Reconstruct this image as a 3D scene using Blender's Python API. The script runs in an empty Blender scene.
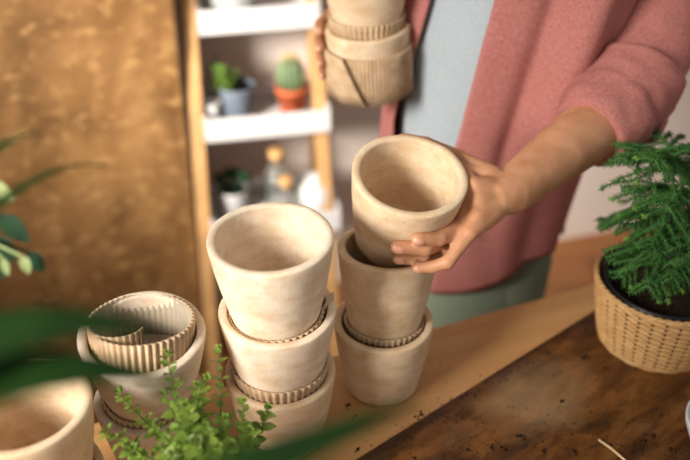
import bpy, bmesh, math, random
import numpy as np
from mathutils import Vector, Matrix, noise, Quaternion

S = bpy.context.scene
COL = S.collection
PI = math.pi
rnd = random.Random(7)

# ------------------------------------------------------------------ camera
CZ = 1.535
PITCH = math.radians(34.5)
FPX = 900.0
cam_data = bpy.data.cameras.new('camera')
cam_data.sensor_width = 36.0
cam_data.lens = FPX * 36.0 / 690.0
cam_data.clip_start = 0.02
cam_data.dof.use_dof = True
cam_data.dof.focus_distance = 0.925
cam_data.dof.aperture_fstop = 2.5
cam = bpy.data.objects.new('camera', cam_data)
COL.objects.link(cam)
cam.location = (0, 0, CZ)
cam.rotation_euler = (PI / 2 - PITCH, 0, 0)
S.camera = cam

# ------------------------------------------------------------------ world, lights, exposure
world = bpy.data.worlds.new('world')
S.world = world
world.use_nodes = True
wb = world.node_tree.nodes['Background']
wb.inputs['Color'].default_value = (1.0, 0.95, 0.90, 1)
wb.inputs['Strength'].default_value = 0.35


def area_light(name, loc, target, sx, sy, power, color):
    d = bpy.data.lights.new(name, 'AREA')
    d.shape = 'RECTANGLE'
    d.size = sx
    d.size_y = sy
    d.energy = power
    d.color = color
    o = bpy.data.objects.new(name, d)
    COL.objects.link(o)
    o.location = loc
    o.rotation_euler = (Vector(target) - Vector(loc)).to_track_quat('-Z', 'Y').to_euler()
    return o


wl = area_light('window_light', (-1.42, -0.48, 1.85), (-0.08, 0.82, 0.86), 0.7, 0.7, 5.0, (1.0, 0.95, 0.88))
wl.data.spread = math.radians(44)
rl = area_light('shelf_fill_light', (-1.30, 0.35, 1.50), (-0.19, 1.88, 0.72), 0.6, 0.6, 4.5, (1.0, 0.97, 0.93))  # added fill that brightens the shelf and the wall behind it
rl.data.spread = math.radians(33)

S.view_settings.view_transform = 'Standard'
S.view_settings.look = 'None'
S.view_settings.gamma = 1.0
S.view_settings.use_curve_mapping = False
S.view_settings.exposure = 0.42


# ------------------------------------------------------------------ helpers
def lin(c):
    r = []
    for v in c:
        v = v / 255.0
        r.append(v / 12.92 if v <= 0.04045 else ((v + 0.055) / 1.055) ** 2.4)
    return (r[0], r[1], r[2], 1.0)


def back(px, py, d):
    """point seen at photo position (px, py) at depth d along the view axis"""
    a = (px - 345) / FPX * d
    u = (230 - py) / FPX * d
    return Vector((a, d * math.cos(PITCH) + u * math.sin(PITCH), CZ - d * math.sin(PITCH) + u * math.cos(PITCH)))


def atz(px, py, z):
    q = back(px, py, 1.0) - Vector((0, 0, CZ))
    return Vector((0, 0, CZ)) + q * ((z - CZ) / q.z)


class MB:
    def __init__(self):
        self.v = []
        self.f = []
        self.mi = []
        self.cur = 0

    def add(self, vs, fs):
        b = len(self.v)
        self.v.extend([tuple(p) for p in vs])
        for f in fs:
            self.f.append(tuple(b + i for i in f))
            self.mi.append(self.cur)

    def box(self, lo, hi, M=None):
        x0, y0, z0 = lo
        x1, y1, z1 = hi
        vs = [Vector(p) for p in ((x0, y0, z0), (x1, y0, z0), (x1, y1, z0), (x0, y1, z0), (x0, y0, z1), (x1, y0, z1), (x1, y1, z1), (x0, y1, z1))]
        if M is not None:
            vs = [M @ p for p in vs]
        self.add(vs, [(3, 2, 1, 0), (4, 5, 6, 7), (0, 1, 5, 4), (1, 2, 6, 5), (2, 3, 7, 6), (3, 0, 4, 7)])

    def lathe(self, prof, n=64, M=None, wob=None, closed=False):
        """prof: (r, z) list, r = 0 at the ends closes on the axis"""
        rings = []
        vs = []
        for (r, z) in prof:
            if r < 1e-6:
                rings.append([len(vs)])
                vs.append(Vector((0, 0, z)))
            else:
                ids = []
                for i in range(n):
                    a = 2 * PI * i / n
                    rr, zz = (r, z) if wob is None else wob(r, z, a)
                    ids.append(len(vs))
                    vs.append(Vector((rr * math.cos(a), rr * math.sin(a), zz)))
                rings.append(ids)
        fs = []
        pairs = list(zip(rings[:-1], rings[1:]))
        if closed:
            pairs.append((rings[-1], rings[0]))
        for A, B in pairs:
            for i in range(n):
                j = (i + 1) % n
                if len(A) == 1 and len(B) == 1:
                    continue
                if len(A) == 1:
                    fs.append((A[0], B[j], B[i]))
                elif len(B) == 1:
                    fs.append((A[i], A[j], B[0]))
                else:
                    fs.append((A[i], A[j], B[j], B[i]))
        if M is not None:
            vs = [M @ p for p in vs]
        self.add(vs, fs)

    def tube(self, pts, rad, n=10, cap=True, flat=None):
        """tapered tube through pts; rad list; rounded caps when cap is True"""
        pts = [Vector(p) for p in pts]
        if not isinstance(rad, (list, tuple)):
            rad = [rad] * len(pts)
        P, R = list(pts), list(rad)
        if cap:
            d0 = (pts[0] - pts[1]).normalized()
            d1 = (pts[-1] - pts[-2]).normalized()
            pre, post = [], []
            for a in (80, 55, 28):
                s, c = math.sin(math.radians(a)), math.cos(math.radians(a))
                pre.append((pts[0] + d0 * rad[0] * s, rad[0] * c))
                post.insert(0, (pts[-1] + d1 * rad[-1] * s, rad[-1] * c))
            P = [p for p, _ in pre] + P + [p for p, _ in post]
            R = [r for _, r in pre] + R + [r for _, r in post]
        vs, fs = [], []
        t = (P[1] - P[0]).normalized()
        up = Vector((0, 0, 1)) if abs(t.z) < 0.9 else Vector((1, 0, 0))
        nrm = (up - t * up.dot(t)).normalized()
        for k, p in enumerate(P):
            if k == 0:
                t = (P[1] - P[0]).normalized()
            elif k == len(P) - 1:
                t = (P[-1] - P[-2]).normalized()
            else:
                t = ((P[k] - P[k - 1]).normalized() + (P[k + 1] - P[k]).normalized()).normalized()
            nrm = (nrm - t * nrm.dot(t)).normalized()
            bi = t.cross(nrm)
            for i in range(n):
                a = 2 * PI * i / n
                vs.append(p + (nrm * math.cos(a) + bi * math.sin(a)) * R[k])
        for k in range(len(P) - 1):
            for i in range(n):
                j = (i + 1) % n
                fs.append((k * n + i, k * n + j, (k + 1) * n + j, (k + 1) * n + i))
        fs.append(tuple(range(n - 1, -1, -1)))
        fs.append(tuple((len(P) - 1) * n + i for i in range(n)))
        self.add(vs, fs)

    def ellipsoid(self, c, r, M=None, nu=20, nv=12):
        prof = [(math.sin(PI * k / nv), -math.cos(PI * k / nv)) for k in range(nv + 1)]
        prof[0] = (0, -1)
        prof[-1] = (0, 1)
        T = Matrix.Translation(Vector(c)) @ (M if M is not None else Matrix()) @ Matrix.Diagonal((r[0], r[1], r[2], 1))
        self.lathe(prof, nu, T)

    def build(self, name, mats, parent=None, smooth=True, bevel=0, seg=2, sub=0, loc=None):
        me = bpy.data.meshes.new(name)
        vv = self.v
        if loc is not None:
            L = Vector(loc)
            vv = [tuple(Vector(p) - L) for p in vv]
        me.from_pydata(vv, [], self.f)
        if not isinstance(mats, (list, tuple)):
            mats = [mats]
        for m in mats:
            me.materials.append(m)
        me.polygons.foreach_set('material_index', self.mi)
        me.polygons.foreach_set('use_smooth', [smooth] * len(self.f))
        me.update()
        o = bpy.data.objects.new(name, me)
        COL.objects.link(o)
        if loc is not None and parent is None:
            o.location = loc
        if parent is not None:
            o.parent = parent
        if bevel:
            b = o.modifiers.new('bevel', 'BEVEL')
            b.width = bevel
            b.segments = seg
            b.limit_method = 'ANGLE'
        if sub:
            s = o.modifiers.new('sub', 'SUBSURF')
            s.levels = s.render_levels = sub
        return o


def tag(o, label=None, cat=None, group=None, kind=None):
    if label:
        o['label'] = label
    if cat:
        o['category'] = cat
    if group:
        o['group'] = group
    if kind:
        o['kind'] = kind
    return o


def thing(name, label, cat, loc, group=None):
    o = bpy.data.objects.new(name, None)
    o.empty_display_size = 0.03
    COL.objects.link(o)
    o.location = loc
    tag(o, label, cat, group)
    return o


# ------------------------------------------------------------------ materials
class NT:
    def __init__(self, name):
        self.m = bpy.data.materials.new(name)
        self.m.use_nodes = True
        self.t = self.m.node_tree
        self.b = self.t.nodes['Principled BSDF']

    def n(self, ty, **kw):
        x = self.t.nodes.new(ty)
        for k, v in kw.items():
            setattr(x, k, v)
        return x

    def l(self, a, b):
        self.t.links.new(a, b)

    def coords(self, scale=(1, 1, 1), rot=(0, 0, 0), out='Object'):
        tc = self.n('ShaderNodeTexCoord')
        mp = self.n('ShaderNodeMapping')
        mp.inputs['Scale'].default_value = scale
        mp.inputs['Rotation'].default_value = rot
        self.l(tc.outputs[out], mp.inputs['Vector'])
        return mp.outputs['Vector']

    def noise(self, vec, scale, detail=4, rough=0.55, dist=0.0):
        x = self.n('ShaderNodeTexNoise')
        x.inputs['Scale'].default_value = scale
        x.inputs['Detail'].default_value = detail
        x.inputs['Roughness'].default_value = rough
        x.inputs['Distortion'].default_value = dist
        self.l(vec, x.inputs['Vector'])
        return x.outputs['Fac']

    def ramp(self, fac, stops):
        x = self.n('ShaderNodeValToRGB')
        e = x.color_ramp.elements
        while len(e) > 1:
            e.remove(e[-1])
        e[0].position = stops[0][0]
        e[0].color = stops[0][1] if len(stops[0][1]) == 4 else lin(stops[0][1])
        for p, c in stops[1:]:
            q = e.new(p)
            q.color = c if len(c) == 4 else lin(c)
        self.l(fac, x.inputs['Fac'])
        return x.outputs['Color']

    def mix(self, fac, a, b, mode='MIX'):
        x = self.n('ShaderNodeMix', data_type='RGBA', blend_type=mode)
        if isinstance(fac, (int, float)):
            x.inputs['Factor'].default_value = fac
        else:
            self.l(fac, x.inputs['Factor'])
        for s, c in ((6, a), (7, b)):
            if isinstance(c, tuple):
                x.inputs[s].default_value = c
            else:
                self.l(c, x.inputs[s])
        return x.outputs[2]

    def bump(self, h, strength=0.3, dist=0.002):
        x = self.n('ShaderNodeBump')
        x.inputs['Strength'].default_value = strength
        x.inputs['Distance'].default_value = dist
        self.l(h, x.inputs['Height'])
        self.l(x.outputs['Normal'], self.b.inputs['Normal'])

    def fin(self, color=None, rough=0.7, spec=0.3, sss=0, trans=0):
        if color is not None:
            if isinstance(color, tuple):
                self.b.inputs['Base Color'].default_value = color
            else:
                self.l(color, self.b.inputs['Base Color'])
        self.b.inputs['Roughness'].default_value = rough
        self.b.inputs['Specular IOR Level'].default_value = spec
        if sss:
            self.b.inputs['Subsurface Weight'].default_value = sss
            self.b.inputs['Subsurface Radius'].default_value = (0.012, 0.005, 0.003)
            self.b.inputs['Subsurface Scale'].default_value = 0.6
        if trans:
            self.b.inputs['Transmission Weight'].default_value = trans
        return self.m


def plain(name, rgb, rough=0.6, spec=0.3, var=0.12, scale=30):
    k = NT(name)
    v = k.coords()
    f = k.noise(v, scale, 4)
    a = tuple(max(0, c * (1 - var)) for c in rgb)
    b = tuple(min(255, c * (1 + var * 0.6)) for c in rgb)
    return k.fin(k.ramp(f, [(0.3, a), (0.7, b)]), rough, spec)


def clay(name, light, tan, patina, amount):
    k = NT(name)
    v = k.coords()
    vs = k.coords(scale=(1, 1, 2.4))
    f = k.noise(vs, 22, 6, 0.65, 0.4)
    c = k.ramp(f, [(0.30, tan), (0.64, light)])
    g = k.noise(v, 46, 7, 0.7)
    pm = k.ramp(g, [(0.44, (0, 0, 0, 1)), (0.72, (amount, amount, amount, 1))])
    c = k.mix(pm, c, lin(patina))
    sp = k.noise(v, 420, 2, 0.6)
    sm = k.ramp(sp, [(0.62, (0, 0, 0, 1)), (0.74, (0.35, 0.35, 0.35, 1))])
    c = k.mix(sm, c, lin(tuple(x * 0.72 for x in tan)))
    h = k.noise(v, 140, 5, 0.7)
    k.bump(h, 0.25, 0.0015)
    return k.fin(c, 0.85, 0.2)


M_CLAY = clay('clay', (232, 212, 186), (208, 178, 142), (240, 228, 212), 0.7)
M_CLAY_GREY = clay('clay_weathered', (214, 198, 176), (188, 160, 130), (226, 216, 202), 0.8)
M_CLAY_TAN = clay('clay_tan', (222, 196, 162), (198, 162, 120), (232, 214, 190), 0.6)


def cardboard():
    k = NT('corrugated_cardboard')
    v = k.coords()
    f = k.noise(v, 60, 4)
    c = k.ramp(f, [(0.3, (176, 146, 112)), (0.7, (204, 178, 146))])
    k.bump(k.noise(v, 300, 3), 0.2, 0.001)
    return k.fin(c, 0.85, 0.15)


M_CARD = cardboard()
M_LINER = plain('card_liner', (164, 150, 130), 0.85, 0.15, 0.05, 40)


def light_wood():
    k = NT('tabletop_wood')
    v = k.coords(scale=(0.6, 6, 6))
    g = k.noise(v, 6, 6, 0.6, 0.6)
    c = k.ramp(g, [(0.2, (178, 130, 80)), (0.5, (194, 148, 96)), (0.8, (204, 160, 110))])
    v2 = k.coords(scale=(2, 60, 10))
    g2 = k.noise(v2, 8, 4, 0.6, 0.2)
    c = k.mix(k.ramp(g2, [(0.35, (0.12, 0.12, 0.12, 1)), (0.55, (0, 0, 0, 1))]), c, lin((158, 106, 62)))
    v3 = k.coords()
    st = k.noise(v3, 5, 5, 0.6, 0.5)
    c = k.mix(k.ramp(st, [(0.55, (0, 0, 0, 1)), (0.75, (0.35, 0.35, 0.35, 1))]), c, lin((150, 104, 66)))
    k.bump(g2, 0.1, 0.001)
    return k.fin(c, 0.5, 0.35)


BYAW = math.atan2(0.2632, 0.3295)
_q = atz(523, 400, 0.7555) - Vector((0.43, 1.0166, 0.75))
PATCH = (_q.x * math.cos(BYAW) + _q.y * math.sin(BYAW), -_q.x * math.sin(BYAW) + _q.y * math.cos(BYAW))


def dark_wood():
    k = NT('stained_board_wood')
    v = k.coords(scale=(1.5, 5, 1))
    g = k.noise(v, 7, 7, 0.65, 0.45)
    c = k.ramp(g, [(0.30, (40, 22, 8)), (0.47, (84, 50, 20)), (0.62, (118, 75, 34)), (0.80, (140, 98, 54))])
    v2 = k.coords()
    g2 = k.noise(v2, 9, 7, 0.7, 0.8)
    c = k.mix(k.ramp(g2, [(0.52, (0, 0, 0, 1)), (0.66, (0.55, 0.55, 0.55, 1))]), c, lin((54, 32, 16)))
    g3 = k.noise(k.coords(scale=(1, 1.6, 1)), 6, 6, 0.6, 0.7)
    c = k.mix(k.ramp(g3, [(0.58, (0, 0, 0, 1)), (0.72, (0.4, 0.4, 0.4, 1))]), c, lin((140, 112, 80)))
    g4 = k.noise(v2, 150, 4, 0.7)
    c = k.mix(k.ramp(g4, [(0.6, (0, 0, 0, 1)), (0.7, (0.5, 0.5, 0.5, 1))]), c, lin((40, 24, 13)))
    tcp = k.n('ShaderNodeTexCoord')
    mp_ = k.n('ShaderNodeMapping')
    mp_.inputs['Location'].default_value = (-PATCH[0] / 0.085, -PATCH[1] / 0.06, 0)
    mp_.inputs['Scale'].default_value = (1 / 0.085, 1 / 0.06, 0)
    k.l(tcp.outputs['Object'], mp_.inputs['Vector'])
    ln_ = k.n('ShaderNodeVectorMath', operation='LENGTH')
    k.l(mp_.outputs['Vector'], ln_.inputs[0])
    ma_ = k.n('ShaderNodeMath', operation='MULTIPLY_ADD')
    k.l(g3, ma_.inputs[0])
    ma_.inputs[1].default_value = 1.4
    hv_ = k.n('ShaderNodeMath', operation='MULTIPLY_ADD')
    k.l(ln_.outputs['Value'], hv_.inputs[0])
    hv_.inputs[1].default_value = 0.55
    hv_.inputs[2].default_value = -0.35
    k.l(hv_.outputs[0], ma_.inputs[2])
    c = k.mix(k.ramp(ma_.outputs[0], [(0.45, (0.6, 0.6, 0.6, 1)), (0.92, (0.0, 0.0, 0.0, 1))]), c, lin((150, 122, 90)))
    # irregular darker band along the long left edge (local y near 0)
    tc = k.n('ShaderNodeTexCoord')
    sx = k.n('ShaderNodeSeparateXYZ')
    k.l(tc.outputs['Object'], sx.inputs[0])
    ad = k.n('ShaderNodeMath', operation='MULTIPLY_ADD')
    k.l(g2, ad.inputs[0])
    ad.inputs[1].default_value = 0.11
    k.l(sx.outputs['Y'], ad.inputs[2])
    e = k.ramp(ad.outputs[0], [(0.02, (0, 0, 0, 1)), (0.062, (0.75, 0.75, 0.75, 1))])
    c = k.mix(e, c, lin((38, 25, 15)))
    k.bump(g4, 0.15, 0.001)
    return k.fin(c, 0.42, 0.4)


def panel_wood():
    k = NT('old_plywood')
    v = k.coords(scale=(2.2, 2.2, 0.7))
    g = k.noise(v, 4, 7, 0.62, 1.0)
    c = k.ramp(g, [(0.25, (96, 66, 33)), (0.5, (128, 90, 50)), (0.75, (154, 115, 70))])
    g2 = k.noise(k.coords(), 5, 5, 0.6, 0.5)
    c = k.mix(k.ramp(g2, [(0.50, (0, 0, 0, 1)), (0.66, (0.8, 0.8, 0.8, 1))]), c, lin((88, 58, 26)))
    g3 = k.noise(k.coords(scale=(1, 1, 2)), 26, 5, 0.7, 0.3)
    c = k.mix(k.ramp(g3, [(0.54, (0, 0, 0, 1)), (0.64, (0.6, 0.6, 0.6, 1))]), c, lin((178, 138, 86)))
    return k.fin(c, 0.55, 0.3)


def floor_wood():
    k = NT('floor_wood')
    v = k.coords()
    br = k.n('ShaderNodeTexBrick')
    br.inputs['Scale'].default_value = 1.0
    br.inputs['Brick Width'].default_value = 1.4
    br.inputs['Row Height'].default_value = 0.14
    br.inputs['Mortar Size'].default_value = 0.003
    br.inputs['Color1'].default_value = lin((160, 104, 58))
    br.inputs['Color2'].default_value = lin((142, 90, 48))
    br.inputs['Mortar'].default_value = lin((70, 40, 20))
    k.l(v, br.inputs['Vector'])
    g = k.noise(k.coords(scale=(1, 12, 1)), 5, 6, 0.6, 0.4)
    c = k.mix(k.ramp(g, [(0.35, (0.5, 0.5, 0.5, 1)), (0.65, (0, 0, 0, 1))]), br.outputs['Color'], lin((120, 70, 34)))
    return k.fin(c, 0.45, 0.4)


def linen(name, a, b):
    k = NT(name)
    w1 = k.noise(k.coords(scale=(900, 900, 260)), 1, 2)
    w2 = k.noise(k.coords(scale=(260, 260, 1000)), 1, 2)
    m = k.n('ShaderNodeMath', operation='ADD')
    k.l(w1, m.inputs[0])
    k.l(w2, m.inputs[1])
    h = k.n('ShaderNodeMath', operation='MULTIPLY')
    k.l(m.outputs[0], h.inputs[0])
    h.inputs[1].default_value = 0.5
    c = k.ramp(h.outputs[0], [(0.36, a), (0.64, b)])
    k.bump(h.outputs[0], 0.3, 0.001)
    return k.fin(c, 0.9, 0.1)


def skin():
    k = NT('skin')
    v = k.coords()
    f = k.noise(v, 35, 5, 0.6)
    c = k.ramp(f, [(0.3, (172, 120, 84)), (0.7, (202, 148, 112))])
    k.bump(k.noise(v, 260, 4, 0.6), 0.12, 0.001)
    return k.fin(c, 0.5, 0.35, sss=0.12)


def leafmat(name, a, b, rough=0.45, scale=40):
    k = NT(name)
    f = k.noise(k.coords(), scale, 3)
    c = k.ramp(f, [(0.3, a), (0.7, b)])
    tr = k.n('ShaderNodeBsdfTranslucent')
    k.l(c, tr.inputs['Color'])
    k.fin(c, rough, 0.35)
    mx = k.n('ShaderNodeMixShader')
    mx.inputs[0].default_value = 0.3
    out = k.t.nodes['Material Output']
    k.l(k.b.outputs[0], mx.inputs[1])
    k.l(tr.outputs[0], mx.inputs[2])
    k.l(mx.outputs[0], out.inputs['Surface'])
    return k.m


def wicker():
    k = NT('wicker')
    f = k.noise(k.coords(scale=(1, 1, 5)), 60, 4)
    c = k.ramp(f, [(0.3, (156, 116, 70)), (0.7, (196, 156, 104))])
    return k.fin(c, 0.55, 0.35)


M_TABLE = light_wood()
M_BOARD = dark_wood()
M_PANEL = panel_wood()
M_FLOOR = floor_wood()
M_WALL = plain('wall_paint', (212, 195, 182), 0.9, 0.1, 0.03, 3)
M_PINK = linen('pink_linen', (146, 84, 78), (184, 124, 116))
M_TEE = linen('pale_blue_jersey', (150, 159, 165), (176, 184, 188))
M_SAGE = linen('sage_cotton', (108, 120, 100), (130, 140, 120))
M_SKIN = skin()
M_NAIL = plain('fingernail', (212, 154, 126), 0.3, 0.5, 0.04)
M_HAIR = plain('hair', (58, 38, 26), 0.5, 0.4, 0.3, 200)
M_SOIL = plain('soil', (38, 28, 20), 0.95, 0.1, 0.5, 250)
M_BLACK = plain('black_plastic', (22, 22, 24), 0.4, 0.4, 0.1)
M_WICK = wicker()
M_LADDER = plain('ladder_wood', (190, 144, 92), 0.55, 0.3, 0.12, 12)
M_WHITE = plain('white_paint', (206, 201, 196), 0.5, 0.35, 0.02)
M_BLUE = plain('blue_grey_glaze', (104, 112, 120), 0.5, 0.35, 0.08)
M_TERRA = plain('terracotta', (186, 92, 56), 0.8, 0.2, 0.1)
M_GREYC = plain('grey_ceramic', (196, 200, 204), 0.4, 0.4, 0.04)
M_CORK = plain('cork', (214, 164, 104), 0.85, 0.15, 0.2, 120)
M_CACT = plain('cactus_skin', (98, 116, 80), 0.6, 0.3, 0.15, 60)
M_SPINE = plain('cactus_spine', (226, 198, 140), 0.6, 0.3, 0.1)
M_STEM = plain('green_stem', (98, 112, 48), 0.6, 0.3, 0.15)
M_BARK = plain('bark', (92, 74, 52), 0.85, 0.2, 0.2)
M_TWIG = plain('pale_twig', (206, 176, 132), 0.75, 0.2, 0.12)
L_HERB = leafmat('herb_leaf', (82, 112, 38), (140, 162, 70))
L_DARK = leafmat('blade_leaf', (20, 54, 8), (36, 78, 16), 0.75)
L_FIR = leafmat('needle_leaf', (46, 92, 40), (86, 136, 62), 0.7, 60)
L_FIRTIP = leafmat('needle_tip', (120, 160, 60), (150, 186, 84))
L_BROAD = leafmat('broad_leaf', (20, 50, 28), (40, 78, 44), 0.65)
L_CREAM = leafmat('cream_leaf', (150, 170, 104), (186, 196, 140))
L_SUCC = leafmat('succulent_leaf', (96, 136, 52), (142, 176, 84))

k = NT('clear_glass')
k.b.inputs['IOR'].default_value = 1.3
M_GLASS = k.fin(lin((246, 246, 240)), 0.08, 0.5, trans=0.92)

# ------------------------------------------------------------------ setting
WYAW = math.atan(0.306)


def wall_y(x):
    return 2.23 + (x - 0.797) * 0.306


m = MB()
m.box((-3.2, -2.2, -0.05), (3.2, 3.4, 0))
tag(m.build('floor', M_FLOOR, smooth=False), kind='structure')
W = Matrix.Translation((0, wall_y(0), 0)) @ Matrix.Rotation(WYAW, 4, 'Z')
m = MB()
m.box((-2.6, 0, 0), (3.0, 0.08, 2.7), W)
tag(m.build('wall_back', M_WALL, smooth=False), kind='structure')

# leaning plywood panel, in the wall's own direction
lean = math.atan(0.118)
PM = Matrix.Translation((-0.333, 1.615, 0.0005)) @ Matrix.Rotation(WYAW, 4, 'Z') @ Matrix.Rotation(-lean, 4, 'X') @ Matrix.Rotation(math.radians(1.6), 4, 'Y')
m = MB()
m.box((-1.3, 0, 0), (0, 0.018, 1.95))
o = m.build('plywood_panel', M_PANEL, smooth=False, bevel=0.002)
o.matrix_world = PM
tag(o, 'large stained brown plywood sheet leaning against the wall left of the white shelf', 'wooden panel')

# ------------------------------------------------------------------ table and board
TY = math.atan(0.412)
TM = Matrix.Translation((0.1211, 0.9142, 0.0)) @ Matrix.Rotation(TY, 4, 'Z')
t = thing('work_table', 'light brown wooden work table carrying the stacks of clay pots', 'table', (0, 0, 0))
t.matrix_world = TM
m = MB()
m.box((-0.85, -0.86, 0.722), (1.05, 0, 0.75))
m.build('tabletop', M_TABLE, t, smooth=False, bevel=0.003)
for x in (-0.78, 0.98):
    for y in (-0.78, -0.08):
        m = MB()
        m.box((x - 0.03, y - 0.03, 0), (x + 0.03, y + 0.03, 0.722))
        m.build('leg', M_TABLE, t, smooth=False, bevel=0.003)
for y in (-0.79, -0.09):
    m = MB()
    m.box((-0.75, y, 0.65), (0.95, y + 0.02, 0.722))
    m.build('apron', M_TABLE, t, smooth=False, bevel=0.002)

BY = math.atan2(0.2632, 0.3295)
BC = Vector((0.43, 1.0166, 0.75))
m = MB()
m.box((-0.6, -0.62, 0.0), (0, 0, 0.0055))
o = m.build('potting_board', M_BOARD, smooth=False, bevel=0.0012)
o.matrix_world = Matrix.Translation(BC) @ Matrix.Rotation(BY, 4, 'Z')
tag(o, 'dark soil-stained wooden board lying on the table under the woven basket', 'wooden board')
ZB = 0.7555


# ------------------------------------------------------------------ clay pots
def frame_from(base, top):
    z = (Vector(top) - Vector(base)).normalized()
    x = Vector((1, 0, 0))
    x = (x - z * x.dot(z)).normalized()
    y = z.cross(x)
    M = Matrix((x, y, z)).transposed().to_4x4()
    M.translation = Vector(base)
    return M


def clay_pot(base, rim, R, r, label, mat, seed, wall=0.0090, group='handmade clay pots'):
    base, rim = Vector(base), Vector(rim)
    H = (rim - base).length
    w = wall
    # gentle belly between base and rim
    def rad(s):
        return r + (R - r) * (0.62 * s + 0.38 * math.sin(s * PI / 2))
    prof = [(0, 0), (r * 0.55, 0), (r - 0.006, 0.0), (r - 0.002, 0.0012), (r, 0.0045)]
    for i in range(1, 13):
        s = i / 13.0
        prof.append((rad(s), 0.0045 + (H - 0.0045 - 0.0045) * s))
    prof += [(R, H - 0.0028), (R - 0.0003, H - 0.0013), (R - 0.0013, H - 0.0003), (R - w * 0.5, H), (R - w + 0.0012, H - 0.0003), (R - w + 0.0002, H - 0.0013), (R - w, H - 0.003)]
    for i in range(1, 12):
        s = 1 - i / 12.0
        prof.append((rad(s) - w, max(0.012, H * s)))
    ri = rad(0.06) - w
    prof += [(ri - 0.004, 0.0095), (ri * 0.6, 0.009), (0, 0.009)]
    sd = Vector((seed * 3.1, seed * 1.7, 0))

    def wob(rr, z, a):
        p = Vector((math.cos(a) * 0.9, math.sin(a) * 0.9, z * 9)) + sd
        q = noise.noise(p)
        q2 = noise.noise(p * 3.1)
        rr2 = rr * (1 + 0.008 * q) + 0.00035 * q2
        zz = z + (0.0011 * q + 0.0007 * q2) * (1 if z > 0.4 * H else 0)
        return rr2, zz
    m = MB()
    m.lathe(prof, 96, None, wob)
    o = m.build('clay_pot', mat)
    o.matrix_world = frame_from(base, rim)
    tag(o, label, 'plant pot', group)
    o['_rad'] = 0
    del o['_rad']
    return frame_from(base, rim), rad, H


def corrugated(M, rad, z0, z1, off, label, a0=0.0, a1=2 * PI, pitch=0.0066, amp=0.0011, tip=None, spiral=0.0, name='corrugated_cardboard_strip', slant=0.0, thick=0.0012):
    """strip of single-face corrugated card around the axis of M; rad(z) is the carrier's radius"""
    m = MB()
    Rm = rad(z0) + off
    nf = max(8, int(Rm * abs(a1 - a0) / pitch))
    N = nf * 8
    zs = [0, 0.35, 0.7, 1.0]
    amp *= 1.25
    vo, vi = [], []
    for i in range(N + 1):
        s = i / N
        a = a0 + (a1 - a0) * s
        sp = -spiral * max(0.0, (s - 0.82) / 0.18) ** 1.5 if spiral else 0.0
        c = amp * math.cos(2 * PI * nf * s)
        for q in zs:
            z = z0 + (z1 - z0) * q + slant * math.sin(a) * q
            R0 = rad(z) + off + sp
            if tip and s > tip[0]:
                z += tip[2] * q * (s - tip[0]) / (1 - tip[0])
                R0 += tip[1] * (s - tip[0]) / (1 - tip[0])
            vo.append(Vector(((R0 + amp + c) * math.cos(a), (R0 + amp + c) * math.sin(a), z)))
            vi.append(Vector(((R0 - thick + 0.25 * c) * math.cos(a), (R0 - thick + 0.25 * c) * math.sin(a), z)))
    k = len(zs)
    nv = len(vo)
    fs = []
    for i in range(N):
        for j in range(k - 1):
            fs.append((i * k + j, (i + 1) * k + j, (i + 1) * k + j + 1, i * k + j + 1))
            fs.append((nv + i * k + j + 1, nv + (i + 1) * k + j + 1, nv + (i + 1) * k + j, nv + i * k + j))
        t_ = k - 1
        fs.append((i * k + t_, (i + 1) * k + t_, nv + (i + 1) * k + t_, nv + i * k + t_))
        fs.append((nv + i * k, nv + (i + 1) * k, (i + 1) * k, i * k))
    for e in (0, N):
        for j in range(k - 1):
            fs.append((e * k + j, e * k + j + 1, nv + e * k + j + 1, nv + e * k + j))
    m.add(vo + vi, fs)
    m.mi = [1 if all(q >= nv for q in f) else 0 for f in m.f]
    o = m.build(name, [M_CARD, M_LINER])
    o.matrix_world = M
    tag(o, label, 'cardboard', 'strips of corrugated cardboard between the pots')
    return o


# stack 1 (left): two pots, a roll of card in the upper one
MA, ra, HA = clay_pot((-0.207, 0.688, 0.75), (-0.2072, 0.6873, 0.8532), 0.0575, 0.043, 'weathered clay pot at the bottom of the left stack, mostly behind the small green herb', M_CLAY_GREY, 1)
MBt, rb, HB = clay_pot((-0.2062, 0.6868, 0.8405), (-0.202, 0.6804, 0.9442), 0.0625, 0.0415, 'clay pot topping the left stack with a roll of corrugated card in its mouth', M_CLAY_GREY, 2)
corrugated(MBt, lambda z: rb(z / HB), 0.002, 0.023, 0.0016, 'corrugated card strip between the two pots of the left stack', pitch=0.006)
# stack 2 (middle): three pots
MC, rc, HC = clay_pot((-0.0709, 0.7265, 0.75), (-0.0709, 0.7257, 0.8522), 0.0605, 0.045, 'lowest clay pot of the three-pot middle stack, a wide ribbed card strip in its mouth', M_CLAY_TAN, 3)
MD, rd, HD = clay_pot((-0.071, 0.7257, 0.8355), (-0.0703, 0.7237, 0.9397), 0.061, 0.0438, 'middle clay pot of the three-pot stack, directly under the pale open one', M_CLAY, 4)
ME, re_, HE = clay_pot((-0.0716, 0.7235, 0.9255), (-0.073, 0.721, 1.032), 0.0625, 0.0443, 'pale empty clay pot on top of the middle stack, its round mouth fully open', M_CLAY, 5)
corrugated(MD, lambda z: rd(z / HD), 0.004, 0.0325, 0.0016, 'wide ribbed card strip above the rim of the lowest pot in the middle stack')
corrugated(ME, lambda z: re_(z / HE), -0.002, 0.0125, 0.0016, 'thin card strip under the pale top pot, its torn end sticking out right', a0=0.36, a1=0.20 + 2 * PI, tip=(0.972, 0.011, 0.012))
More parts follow.
